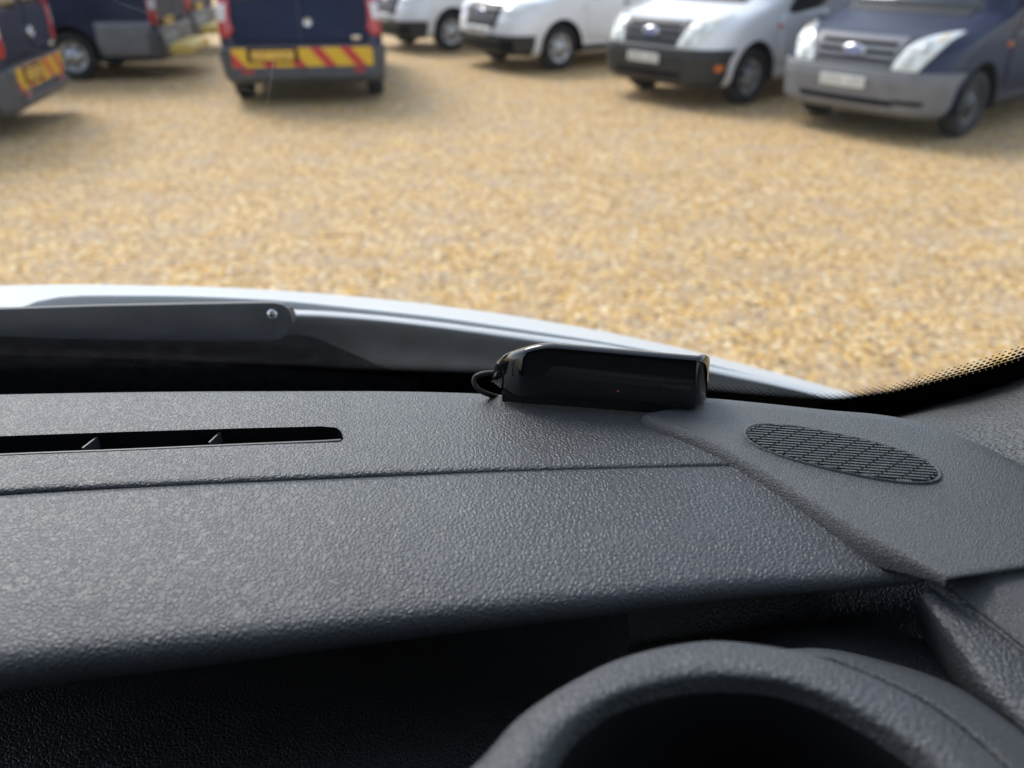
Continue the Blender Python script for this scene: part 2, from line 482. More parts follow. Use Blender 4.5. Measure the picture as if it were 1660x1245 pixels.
def rowz(pts, z):
    """pixel polyline -> points; z a number or one per point"""
    zs = z if hasattr(z, '__len__') else [z] * len(pts)
    return np.array([PZ(p[0], p[1], q) for p, q in zip(pts, zs)])
def at_px(pts, xs):
    """resample a pixel polyline at given px (monotone in px)"""
    P = np.array(pts, float)
    m = np.gradient(P[:, 1], P[:, 0])
    out = []
    for x in xs:
        i = int(np.clip(np.searchsorted(P[:, 0], x) - 1, 0, len(P) - 2))
        h = P[i+1, 0] - P[i, 0]; s = (x - P[i, 0]) / h
        s = min(1.3, max(-.3, s))
        out.append((2*s**3-3*s**2+1)*P[i,1] + (s**3-2*s**2+s)*h*m[i] + (-2*s**3+3*s**2)*P[i+1,1] + (s**3-s**2)*h*m[i+1])
    return np.array(out)

# windscreen: a gently curved sheet leaning back over the dash
WX0, WC, WY0, WZ0, WT = -0.55, 0.12, 0.60, CAM_Z - 0.29, math.tan(math.radians(48))
def wy(x, z, inset=0.0): return WY0 - inset - WC * (x - WX0)**2 - (z - WZ0) / WT
def PG(px, py, inset=0.0):
    d = ray(px, py); lo, hi = 0.05, 1.6
    for _ in range(50):
        t = .5 * (lo + hi); p = ORG + d * t
        if p[1] < wy(p[0], p[2], inset): lo = t
        else: hi = t
    return ORG + d * t
gx = np.linspace(-1.45, 0.36, 40); gz = np.linspace(WZ0 - .03, CAM_Z + .66, 24)
screen = grid('windscreen', [[(x, wy(x, z), z) for x in gx] for z in gz], M['glass'], own)

dot0 = [(-1500, 620), (-600, 585), (0, 576), (200, 580), (400, 583), (600, 588), (800, 594), (1000, 607), (1160, 622), (1280, 633), (1350, 637), (1400, 630), (1450, 621), (1520, 601), (1590, 581), (1660, 557), (1760, 520), (1900, 462), (2100, 370)]
dth = [14, 14, 13, 13, 13, 13, 13, 13, 13, 12, 11, 12, 14, 18, 21, 24, 27, 30, 34]
NX = 260
A0 = catmull([PG(x, y, .0025) for x, y in dot0], NX)
A1 = catmull([PG(x, y + d, .0025) for (x, y), d in zip(dot0, dth)], NX)
A2 = catmull([PG(x, y + d + (130 if x > -300 else 400), .0025) for (x, y), d in zip(dot0, dth)], NX)
s_ = np.r_[0, np.cumsum(np.linalg.norm(np.diff(A0, axis=0), axis=1))] / 0.0046
grid('frit_band', [A0, A1, A2], M['frit'], screen, uv=[[(s, v) for s in s_] for v in (0, 5, 12)])
# hairline scratches and specks in the glass
for a, b in (((0, 71), (410, 148)), ((443, 95), (428, 185)), ((180, 0), (330, 60))):
    tube('scratch', [PG(*a), PG((a[0]+b[0])/2 + 3, (a[1]+b[1])/2 - 2), PG(*b)], .00009, M['scratch'], screen, n=10, k=5)

# dash top, rear sheet with the demister slot
rear = [(-1500, 760), (-800, 680), (-300, 648), (0, 640), (400, 635), (800, 640), (1000, 655), (1150, 668), (1300, 684)]
seam = [(-1500, 1010), (-800, 885), (-300, 820), (0, 794), (300, 780), (600, 767), (900, 757), (1205, 750), (1300, 748)]
s_top = [(-1500, 880), (-800, 775), (-300, 722), (0, 707), (200, 700), (400, 694), (520, 691), (545, 693), (553, 699), (557, 711), (700, 704), (1000, 705), (1300, 712)]
s_bot = [(-1500, 930), (-800, 812), (-300, 755), (0, 739), (200, 731), (400, 722), (520, 718), (545, 717), (553, 716), (557, 711), (700, 704), (1000, 705), (1300, 712)]
xs = np.r_[np.linspace(-1500, -320, 30), np.linspace(-300, 500, 60), np.linspace(506, 556, 26), [557], np.linspace(575, 1300, 50)]
lin = lambda pts: np.interp(xs, [p[0] for p in pts], [p[1] for p in pts])
yr, ys, yt, yb = at_px(rear, xs), at_px(seam, xs), lin(s_top), lin(s_bot)
crown = lambda x: DASH_Z
rows = []
base_r = np.array([PZ(x, y, DASH_Z - .002) for x, y in zip(xs, yr)])
for dy, dz in ((.20, -.12), (.03, -.05), (.012, -.02), (.008, -.008), (.004, -.002)): rows.append(base_r + [0, dy, dz])
for t in np.linspace(0, 1, 8): rows.append([PZ(x, a + (b - a) * t, DASH_Z - .002 * (1 - t)**2) for x, a, b in zip(xs, yr, yt)])
k_top = len(rows) - 1
for t in np.linspace(0, 1, 6): rows.append([PZ(x, a + (b - a) * t, DASH_Z) for x, a, b in zip(xs, yb, ys - 4)])
base_s = np.array([PZ(x, y, DASH_Z) for x, y in zip(xs, ys)])
for dy, dz in ((-.0006, -.0008), (-.0008, -.003), (.001, -.012)): rows.append(base_s + [0, dy, dz])
grid('dash_top', rows, M['dash'], own, skip=lambda i, j: i == k_top and xs[j+1] <= 557, merge=True)
# the slot: inner walls, bezel lip, vane and fins
vx = [i for i, x in enumerate(xs) if x <= 557]
wt = np.array([PZ(xs[i], yt[i], DASH_Z) for i in vx]); wb = np.array([PZ(xs[i], yb[i], DASH_Z) for i in vx])
duct = grid('air_vent', [wt + [0, 0, 0], wt + [0, .0006, -.0012], wt + [0, .001, -.04], wb + [0, -.002, -.04], wb + [0, -.0008, -.0012], wb], M['recess'], own)
vane = [p + np.array([0, .0028, -.0015]) for p in catmull([PZ(x, y, DASH_Z) for x, y in ((-1500, 930), (-800, 812), (-300, 755), (0, 740), (200, 732), (400, 723), (520, 718), (551, 716))], 60)]
tube('vane', vane, .0014, M['vane'], duct, n=60, k=8)
for x in (-480, -265, -60, 148, 350):
    y = float(np.interp(x, xs, yb))
    c = PZ(x, y - 8, DASH_Z - .006)
    box('fin', c, (.0010, .012, .007), M['vane'], duct, rot=Matrix.Rotation(math.radians(-14), 3, 'Z'))

# dash lower sheet with its rolled front edge
front = [(-1500, 1500), (-800, 1235), (-300, 1102), (0, 1046), (300, 1016), (600, 984), (800, 963), (1000, 945), (1250, 926), (1400, 922), (1500, 916)]
seam2 = [(x, y + (9 if x < 300 else 6 if x < 700 else 3)) for x, y in seam]
xb = np.linspace(-1500, 1500, 120)
yb0, yb1 = np.interp(xb, [p[0] for p in seam2], at_px(seam2, [p[0] for p in seam2])), at_px(front, xb)
yb0 = at_px(seam2, xb)
# beyond the seam's end the sheet carries on under the side panel
rows = []
b0 = np.array([PZ(x, y, DASH_Z - .001) for x, y in zip(xb, yb0)])
rows += [b0 + [0, .001, -.012], b0 + [0, .0004, -.002], b0 + [0, 0, -.0004]]
for t in np.linspace(0.03, 1, 14): rows.append([PZ(x, a + (b - a) * t, DASH_Z - .001 - .006 * t * t) for x, a, b in zip(xb, yb0, yb1)])
b1 = np.array(rows[-1])
thick = np.interp(xb, [-1500, 0, 1000, 1500], [1.7, 1.5, 1.15, .65])[:, None]
for dy, dz in ((-.003, -.0008), (-.0056, -.0028), (-.0068, -.0062), (-.006, -.0105), (-.002, -.0155), (.012, -.019), (.05, -.024), (.14, -.05)): rows.append(b1 + np.array([0, dy, dz]) * thick)
loft_rows = rows
low = grid('dash_shelf', rows, M['dash'], own)
# close the shelf's right-hand end
R_ = np.array(rows)[:, -1]
ctr = R_[3:].mean(axis=0) 
grid('shelf_end', [R_, [(p * .3 + ctr * .7) + np.array([.003, 0, 0]) for p in R_]], M['dash'], low)

# corner panel at the foot of the pillar, with the speaker
ridge = [(1046, 671), (1062, 680), (1130, 706), (1210, 745), (1300, 799), (1400, 860), (1500, 914), (1535, 934)]
rbd = [(1090, 662), (1150, 667), (1300, 683), (1420, 696), (1520, 728), (1600, 765), (1660, 797), (1760, 858), (1850, 888)]
NC = 60
PZ_C = DASH_Z + .005
cl = catmull(rowz(ridge, PZ_C), NC)
crr = catmull(rowz(rbd, PZ_C), NC)
fade = np.interp(np.linspace(0, 1, NC), [0, .8, 1], [1, 1, .25])[:, None]
cols = []
for dx, dz in ((-.0080, -.014), (-.0072, -.0075), (-.0052, -.0032), (-.0024, -.0007)): cols.append(cl + np.array([dx * .42, dx * .42, dz]) * fade)
for t in np.linspace(0, 1, 14): cols.append(cl * (1 - t) + crr * t)
for dx, dz in ((.012, 0), (.022, 0), (.026, -.004), (.030, -.02)): cols.append(crr + np.array([dx * .8, dx * .6, dz]))
Cg = np.array(cols).transpose(1, 0, 2)
back = Cg[0] + np.array([0, .006, -.006]); back2 = Cg[0] + np.array([0, .012, -.05])
fr1 = Cg[-1] + np.array([.0, -.0012, -.0008]); fr2 = Cg[-1] + np.array([0, .03, -.02])
Cg = np.concatenate([[back2, back], Cg, [fr1, fr2]])
corner = grid('corner_panel', Cg, M['dash_fine'], own)

# speaker grille: an oval of slats over dark cloth, in the plane of the corner panel
gl, gr_ = PZ(1209, 704, PZ_C), PZ(1521, 773, PZ_C)
gt_, gb = PZ(1395, 712, PZ_C), PZ(1335, 757, PZ_C)
gc = .5 * (gl + gr_); ga = .5 * (gr_ - gl); la = np.linalg.norm(ga); ga /= la
gn = np.array([-ga[1], ga[0], 0]); lb = abs(np.dot(gt_ - gb, gn)) * .5
gc = gc + gn * np.dot(.5 * (gt_ + gb) - gc, gn) * .6
def oval(s, z, k=72): return [gc + ga * la * s * math.copysign(abs(math.cos(q))**.85, math.cos(q)) + gn * lb * s * math.copysign(abs(math.sin(q))**.85, math.sin(q)) + np.array([0, 0, z]) for q in np.linspace(0, 2*math.pi, k + 1)]
spk = grid('speaker_grille', [oval(.01, .0006), oval(.97, .0006)], M['grille_cloth'], corner)
grid('grille_rim', [oval(1.035, -.0004), oval(1.03, .0012), oval(1.012, .0014), oval(1.0, .0008), oval(.985, .0006)], M['dash_fine'], spk)
def slats(name, ang, pitch, w, z, mat):
    bm = bmesh.new()
    d = ga * math.cos(ang) + gn * math.sin(ang); e = -ga * math.sin(ang) + gn * math.cos(ang)
    # chords of the oval at every pitch
    for k in range(-60, 61):
        o = e * k * pitch
        ts = [t for t in np.linspace(-.12, .12, 481) if abs(np.dot(o + d * t, ga) / la)**2.3 + abs(np.dot(o + d * t, gn) / lb)**2.3 < .97]
        if len(ts) < 4: continue
        c = gc + o + d * (ts[0] + ts[-1]) * .5 + np.array([0, 0, z])
        rot = Matrix((tuple(d), tuple(e), (0, 0, 1))).transposed()
        add_box(bm, c, (ts[-1] - ts[0], w, .0009), rot)
    return bm_obj(name, bm, mat, spk, smooth=False)
slats('slats', math.radians(17), .0026, .0011, .0009, M['dash_fine'])
slats('cross_ribs', math.radians(62), .0085, .0007, .00095, M['grille_cloth'])

# pillar trim
tb = [(1330, 690), (1400, 694), (1450, 703), (1520, 729), (1600, 767), (1660, 799), (1760, 862), (1900, 950)]
tt = [(1335, 688), (1400, 686), (1450, 675), (1520, 655), (1590, 636), (1660, 613), (1780, 566), (2000, 468)]
T0 = catmull(rowz(tb, DASH_Z + .001), 60) + np.array([.012, .009, -.003]) * np.clip(np.linspace(0, 1.6, 60), 0, 1)[:, None]
T1 = catmull([PG(x, y, .006) for x, y in tt], 60)
out = []
bul = np.clip(np.linspace(0, 1.6, 60), 0, 1)[:, None]
out.append(T0 + np.array([.014, .012, -.03]) * bul - [0, 0, .004])
for t, o in ((0, .0), (.08, .010), (.18, .018), (.32, .023), (.5, .023), (.68, .018), (.84, .011), (.94, .005), (1.0, 0), (1.03, -.012)):
    out.append(T0 * (1 - t) + T1 * t + np.array([-.55, -.45, .25]) * o * bul)
loft('pillar_trim', out, 60, 3, M['trim'], own)

cab_ledge = grid('dash_ledge', [[(x, y, DASH_Z - .014) for x in (.31, .38, .46)] for y in (-.15, .05, .16, .26)], M['dash_fine'], own)
# the pillar goes on up beside the glass to the roof
pe, pt_ = PG(2000, 468, .006), PG(1780, 566, .006)
ups = np.array([pt_, pe] + [[.335 - .03 * k, wy(.335 - .03 * k, z, .006), z] for k, z in ((0, 1.92), (.5, 2.2), (1, 2.56))])
loft('windscreen_pillar', [ups + [.075, .0, .0], ups + [.055, -.055, 0], ups + [.012, -.045, 0], ups + [-.004, -.012, 0], ups + [.0, .004, 0]], 30, 3, M['trim'], own)
# lower right block with its chamfered facets
NB = 40
c0 = rowz([(1566, 911), (1600, 905), (1660, 900), (1850, 886)], DASH_Z + .002)
c1 = rowz([(1556, 914), (1600, 945), (1660, 988), (1850, 1130)], DASH_Z - .001)
c2 = rowz([(1524, 950), (1590, 1003), (1660, 1058), (1850, 1210)], DASH_Z - .010)
blk = loft('side_block', [c0 + [0, .003, -.02], c0 + [0, .001, -.002], c0, c0 * .5 + c1 * .5, c1 * .94 + c0 * .06, c1 * .94 + c2 * .06 - [0, 0, .0006], c1 * .5 + c2 * .5, c2], NB, 4, M['dash_fine'], own)
c3 = rowz([(1492, 968), (1545, 1040), (1600, 1118), (1660, 1180), (1800, 1345)], DASH_Z - .015)
c4 = rowz([(1478, 978), (1515, 1070), (1580, 1160), (1660, 1228), (1760, 1345)], DASH_Z - .055)
c2b = rowz([(1506, 950), (1590, 1006), (1660, 1062), (1850, 1215)], DASH_Z - .011)
c2b, c3, c4 = catmull(c2b, NB), catmull(c3, NB), catmull(c4, NB)
loft('side_flank', [c2b + [0, .002, .003], c2b, c2b * .5 + c3 * .5 + [0, 0, .002], c3, c3 * .45 + c4 * .55 - [0, 0, .004], c4], NB, 4, M['fascia'], own)

# arched hood at the bottom right
oc = [(600, 1400), (690, 1310), (780, 1230), (841, 1163), (931, 1103), (1021, 1063), (1142, 1040), (1232, 1046), (1323, 1064), (1413, 1097), (1503, 1142), (1594, 1211), (1680, 1300), (1740, 1400)]
ic = [(830, 1400), (862, 1310), (898, 1241), (931, 1193), (997, 1145), (1082, 1119), (1130, 1112), (1172, 1110), (1262, 1118), (1341, 1145), (1419, 1187), (1503, 1248), (1550, 1310), (1590, 1400)]
HZ = CAM_Z - .228
O = rowz(oc, HZ - .008); I = rowz(ic, HZ - .004)
mid1 = np.array([PZ(a[0]*.7 + b[0]*.3, a[1]*.7 + b[1]*.3, HZ) for a, b in zip(oc, ic)])
mid2 = np.array([PZ(a[0]*.3 + b[0]*.7, a[1]*.3 + b[1]*.7, HZ + .001) for a, b in zip(oc, ic)])
cen = I.mean(axis=0)
rad = lambda P, k: (cen + (P - cen) * k)
hood = loft('instrument_hood', [rad(O, 1.10) - [0, 0, .055], rad(O, 1.03) - [0, 0, .02], O, mid1, mid2, I, rad(I, .985) - [0, 0, .004]], 70, 4, M['fascia'], own)
loft('instrument_well', [rad(I, .986) - [0, 0, .0035], rad(I, .97) - [0, 0, .012], rad(I, .95) - [0, 0, .07], rad(I, .02) - [0, 0, .08]], 60, 4, M['recess'], hood)
# dusty flange beside the hood, and the dark fascia sheet beneath everything
fo = [(1142, 1040), (1232, 1046), (1323, 1064), (1413, 1097), (1503, 1142), (1594, 1211), (1680, 1300), (1740, 1400)]
w_ = np.interp([p[0] for p in fo], [1142, 1300, 1450, 1600, 1740], [4, 14, 40, 62, 80])
fl = [rowz([(x + w * k * .75, y - w * k * .66) for (x, y), w in zip(fo, w_)], HZ - dz) - np.outer(.012 * np.clip((90 - np.arange(len(fo)) * 45) / 90, 0, 1), [0, 0, 1]) for k, dz in ((-.2, .022), (.1, .013), (.5, .020), (.85, .032), (1.05, .052), (1.1, .09))]
loft('fascia_flange', fl, 50, 4, M['fascia'], own)
grid('fascia', [[(x, y, z) for x in np.linspace(-1.4, .42, 12)] for y, z in ((.44, 1.46), (.34, 1.49), (.25, 1.48), (.16, 1.43), (.08, 1.35), (.06, 1.1), (.3, 0.95))], M['fascia'], own)
ff0 = rowz([(1020, 1035), (1150, 1020), (1300, 1000), (1420, 984), (1500, 972), (1620, 950)], [DASH_Z - d for d in (.15, .095, .07, .068, .068, .068)])
ff1 = rowz([(1020, 1066), (1150, 1046), (1300, 1062), (1450, 1115), (1620, 1240)], [HZ - d for d in (.16, .095, .065, .062, .062)])
ff2 = rowz([(1020, 1062), (1150, 1040), (1300, 1050), (1460, 1095), (1640, 1230)], [HZ - d for d in (.16, .08, .045, .042, .042)])
ff0, ff1, ff2 = catmull(ff0, 40), catmull(ff1, 40), catmull(ff2, 40)
loft('fascia_infill', [ff0 + [0, .05, .04], ff0 + [0, .025, .02], ff0, ff0 * .5 + ff1 * .5, ff1, ff2], 40, 5, M['fascia'], own)

# wiper arm on the glass outside
WD = 0.605
arm_px = [(-900, 512), (-300, 505), (0, 501), (150, 496), (300, 493), (420, 491), (444, 491), (458, 494), (467, 501), (472, 511), (473, 522), (471, 533), (465, 543), (455, 550), (440, 553), (300, 553), (150, 551), (0, 546), (-300, 540), (-900, 530)]
bm = bmesh.new()
fv = [bm.verts.new(PD(x, y, WD)) for x, y in arm_px]
face = bm.faces.new(fv)
ex = bmesh.ops.extrude_face_region(bm, geom=[face])
for v in [g for g in ex['geom'] if isinstance(g, bmesh.types.BMVert)]: v.co += Vector((0, .014, -.004))
bmesh.ops.recalc_face_normals(bm, faces=bm.faces)
bmesh.ops.bevel(bm, geom=[e for e in bm.edges if len(e.link_faces) == 2 and e.calc_face_angle(0) > .9], offset=.0016, segments=3, affect='EDGES', profile=.6)
arm = bm_obj('wiper_arm', bm, M['arm'], own, smooth=False)
sc_ = PD(441, 510, WD - .0012)
prof = [(0, -.0016), (.0022, -.0016), (.0040, -.0008), (.0048, .0004), (.0048, .002)]
o = grid('screw', np.array(lathe_rows(prof, 24)) + sc_, M['steel'], arm)
bm = bmesh.new()
add_box(bm, Vector(sc_) + Vector((0, -.0016, 0)), (.0052, .0008, .0011)); add_box(bm, Vector(sc_) + Vector((0, -.0016, 0)), (.0011, .0008, .0052))
bm_obj('screw_slot', bm, M['ink'], arm, smooth=False)
# boot under the arm's pivot, and the plastic scuttle between glass and bonnet
bx_ = [(-900, 545), (0, 546), (300, 548), (440, 548), (485, 545), (520, 555), (570, 577), (625, 600), (680, 616)]
B0 = np.array([PD(x, y, .64) for x, y in bx_])
B1 = np.array([PD(x, max(y, 606), .61) for x, y in bx_])
loft('wiper_boot', [B0 + [0, .03, -.03], B0 + [0, .006, -.001], B0, B0 * .5 + B1 * .5 - [0, .004, 0], B1, B1 - [0, 0, .03]], 60, 4, M['boot'], own)
scu_b = [(-1500, 640), (-600, 620), (0, 610), (400, 608), (600, 608), (800, 612), (1000, 625), (1160, 640), (1300, 652), (1450, 690)]
scu_t = [(-1500, 590), (-600, 545), (0, 520), (300, 514), (480, 512), (600, 519), (700, 530), (800, 544), (900, 558), (1000, 572), (1160, 606), (1300, 636), (1450, 680)]
S0 = np.array([PG(x, y, -.03) for x, y in scu_b]); S1 = np.array([PD(x, y, .75 - .0001 * max(0, x - 600)) for x, y in scu_t])
S0, S1 = catmull(S0, 60), catmull(S1, 60)
loft('scuttle_panel', [S0 - [0, 0, .03], S0, S0 * .5 + S1 * .5 - [0, 0, .004], S1, S1 + [0, .004, -.03]], 60, 5, M['scuttle'], own)
# painted rail at the bonnet's rear edge, the dark gap, then the bonnet itself
rl = [(-1500, 585), (-600, 540), (0, 515), (300, 508), (480, 507), (600, 515), (700, 526), (800, 539), (900, 553), (1000, 567), (1160, 601), (1300, 632), (1450, 676)]
Rl = np.array([PD(x, y, .765 - .0001 * max(0, x - 600)) for x, y in rl])
loft('bonnet_rail', [Rl + [0, -.004, -.012], Rl + [0, -.003, -.002], Rl, Rl + [0, .005, .0005], Rl + [0, .012, -.004], Rl + [0, .016, -.03]], 60, 3, M['own_white'], own)
lo_ = [(-1500, 560), (-600, 522), (-200, 508), (0, 503), (22, 501), (62, 487), (110, 479), (200, 478), (300, 479), (450, 486), (600, 501), (700, 512), (800, 526), (900, 541), (1000, 557), (1100, 577), (1200, 602), (1300, 626), (1450, 668)]
hi_ = [(-1500, 530), (-600, 486), (-200, 468), (0, 463), (80, 461.5), (150, 461.5), (220, 463), (300, 465), (350, 466), (450, 471), (600, 483), (700, 494), (800, 507), (900, 523), (1000, 542), (1100, 564), (1200, 590), (1300, 616), (1450, 660)]
yD = lambda x, d: d - .00012 * max(0, x - 500)
H0 = np.array([PD(x, y, yD(x, .83)) for x, y in lo_]); H1 = np.array([PD(x, y, yD(x, 1.0)) for x, y in hi_])
H0, H1 = catmull(H0, 80), catmull(H1, 80)
loft('bonnet', [H0 + [0, .0, -.03], H0 + [0, -.002, -.004], H0, H0 * .55 + H1 * .45 + [0, 0, .002], H1, H1 + [0, .12, -.068], H1 + [0, .32, -.24], H1 + [0, .42, -.48], H1 + [0, .44, -.85]], 80, 4, M['own_white'], own)
# slot in the bonnet's rear shoulder
sl = [PD(x, y, .85) for x, y in ((58, 492), (110, 489), (180, 489), (260, 490), (330, 494))]
tube('bonnet_vent', sl, .0022, M['recess'], own, n=20, k=8)
grid('bonnet_gap', [[p + np.array([0, -.004, -.018]) for p in catmull(H0, 50)], [p + np.array([0, -.002, -.020]) for p in catmull(Rl, 50)]], M['recess'], own)

# the rest of the cab: it shades the dash
R5 = Matrix.Rotation(math.radians(5), 3, 'Z')
def cab_quad(name, pts, mat, th=(0, 0, 0)):
    bm = bmesh.new()
    a = [bm.verts.new(R5 @ Vector(p)) for p in pts]; b = [bm.verts.new(R5 @ (Vector(p) + Vector(th))) for p in pts]
    n = len(a)
    bm.faces.new(a); bm.faces.new(b[::-1])
    for i in range(n): bm.faces.new((a[i], b[i], b[(i+1) % n], a[(i+1) % n]))
    return bm_obj(name, bm, mat, own, smooth=False)
XL, XR, YB = -1.50, .44, -1.25
cab_quad('roof', [(XL, -.20, 2.58), (XR, -.20, 2.58), (XR, YB, 2.62), (XL, YB, 2.62)], M['cab'], (0, 0, .03))
cab_quad('bulkhead', [(XL, YB, .7), (XR, YB, .7), (XR, YB, 2.62), (XL, YB, 2.62)], M['cab'], (0, -.03, 0))
cab_quad('cab_floor', [(XL, YB, .75), (XR, YB, .75), (XR, .72, .75), (XL, .72, .75)], M['cab_dark'], (0, 0, -.03))
cab_quad('firewall', [(XL, .70, .75), (XR, .58, .75), (XR, .58, 1.50), (XL, .70, 1.50)], M['cab_dark'], (0, .02, 0))
for x, s in ((XL, -1), (XR, 1)):
    d = cab_quad('cab_door', [(x, YB, .75), (x, .45, .75), (x, .36, 1.60), (x, YB, 1.60)], M['cab_dark'], (s * .05, 0, 0))
    cab_quad('cab_pillar', [(x, YB, 1.60), (x, -.75, 1.60), (x, -.72, 2.62), (x, YB, 2.62)], M['cab'], (s * .05, 0, 0))
    g = cab_quad('door_window', [(x, -.745, 1.605), (x, .35, 1.605), (x, -.22, 2.45), (x, -.715, 2.45)], M['glass'], (s * .004, 0, 0))

# ------------------------------------------------------------------ black box on the dash
e0, e1 = PZ(802, 658, DASH_Z), PZ(1139, 674, DASH_Z + .003)
Ld = float(np.linalg.norm((e1 - e0)[:2])); ang = math.atan2(e1[1] - e0[1], e1[0] - e0[0])
dev = tag(empty('dash_unit', (e0[0], e0[1], DASH_Z + .003), ang), 'glossy black wedge-shaped electronic unit with rounded end, resting on the dashboard', 'electronic device')
sec = []
for s in np.r_[np.linspace(-.038, .0, 5), np.linspace(.02, .30, 18), np.linspace(.33, .93, 12), np.linspace(.95, 1.02, 9)]:
    x = s * Ld
    # end-to-end height, plan setback of the front and depth
    if s < .28: q = (s + .042) / .322; h = .0015 + .0360 * math.sqrt(max(0, 1 - (1 - q)**1.9))
    else: h = .0375 - .0030 * (s - .28) / .72
    h -= .006 * max(0, (s - .96) / .06)**2
    fy = .0
    if s < .16: fy = .018 * ((.16 - s) / .2)**2
    if s > .95: fy = .012 * ((s - .95) / .07)**1.5
    dp = .050 - (.014 * max(0, (.2 - s) / .24)**2) - (.022 * max(0, (s - .95) / .07)**2)
    r = min(.0045, h * .3)
    prof = [(fy + .004, .003), (fy + .0005, .0045), (fy, .008 if h > .012 else h * .5)]
    lean = .005
    top = h
    prof += [(fy + lean * .5, .003 + (top - .003) * .55), (fy + lean, top - r), (fy + lean + r * .25, top - r * .35), (fy + lean + r * .8, top - .0003), (fy + lean + r * 1.6, top - .0012), (fy + (dp - fy) * .55, top * .62), (dp - .004, .010 + .0 * top), (dp, .006), (dp - .002, .003)]
    prof = [(a, min(b, max(.004, top))) for a, b in prof]
    sec.append([(x, a, b) for a, b in prof] + [(x, prof[0][0], prof[0][1])])
body = grid('casing', sec, M['gloss'], dev, merge=True)
bm = bmesh.new(); bm.from_mesh(body.data)
bmesh.ops.holes_fill(bm, edges=[e for e in bm.edges if e.is_boundary], sides=0)
bmesh.ops.recalc_face_normals(bm, faces=bm.faces); bm.to_mesh(body.data); bm.free()
# thin black pad it is stuck down with
pv = [(.03, .006), (.96, .004), (.975, .008), (.95, .044), (.10, .044), (.02, .014)]
bm = bmesh.new()
a = [bm.verts.new((x * Ld, y, -.003)) for x, y in pv]; b = [bm.verts.new((x * Ld, y, .0032)) for x, y in pv]
bm.faces.new(a[::-1]); bm.faces.new(b)
for i in range(len(a)): bm.faces.new((a[i], a[(i+1) % len(a)], b[(i+1) % len(a)], b[i]))
bm_obj('mounting_pad', bm, M['matt_black'], dev, smooth=False)
o = grid('indicator_light', np.array(lathe_rows([(0, -.0004), (.0005, -.0003), (.0006, .0006)], 12)) + np.array([.595 * Ld, .0006, .0125]), M['led'], dev)
def dl(px, py, dy): # point beside the unit, given in the unit's own frame
    w = PD(px, py, e0[1] + dy); v = Matrix.Rotation(-ang, 3, 'Z') @ (Vector(w) - dev.location); return np.array(v)
tube('cable', [dl(800, 604, .014), dl(782, 606, .014), dl(770, 612, .014), dl(769, 622, .012), dl(778, 633, .010), dl(797, 641, .014), dl(815, 645, .02)], .0016, M['matt_black'], dev, n=40)

for k, (x, y, r, lab) in enumerate(((541, 946, .0007, 'tiny pale crumb lying on the dashboard shelf, the left one'), (1216, 926, .0006, 'tiny pale crumb near the shelf front edge, below the speaker'), (1290, 746, .0005, 'tiny white crumb on the near rim of the speaker grille'))):
    bm = bmesh.new()
    bmesh.ops.create_icosphere(bm, subdivisions=1, radius=r)
    for v in bm.verts: v.co *= random.uniform(.7, 1.2)
    o = bm_obj('crumb', bm, M['crumb'])
    o.location = PZ(x, y, DASH_Z + (.0045 if k == 2 else -.003)) + np.array([0, 0, r * .6])
    tag(o, lab, 'crumb')

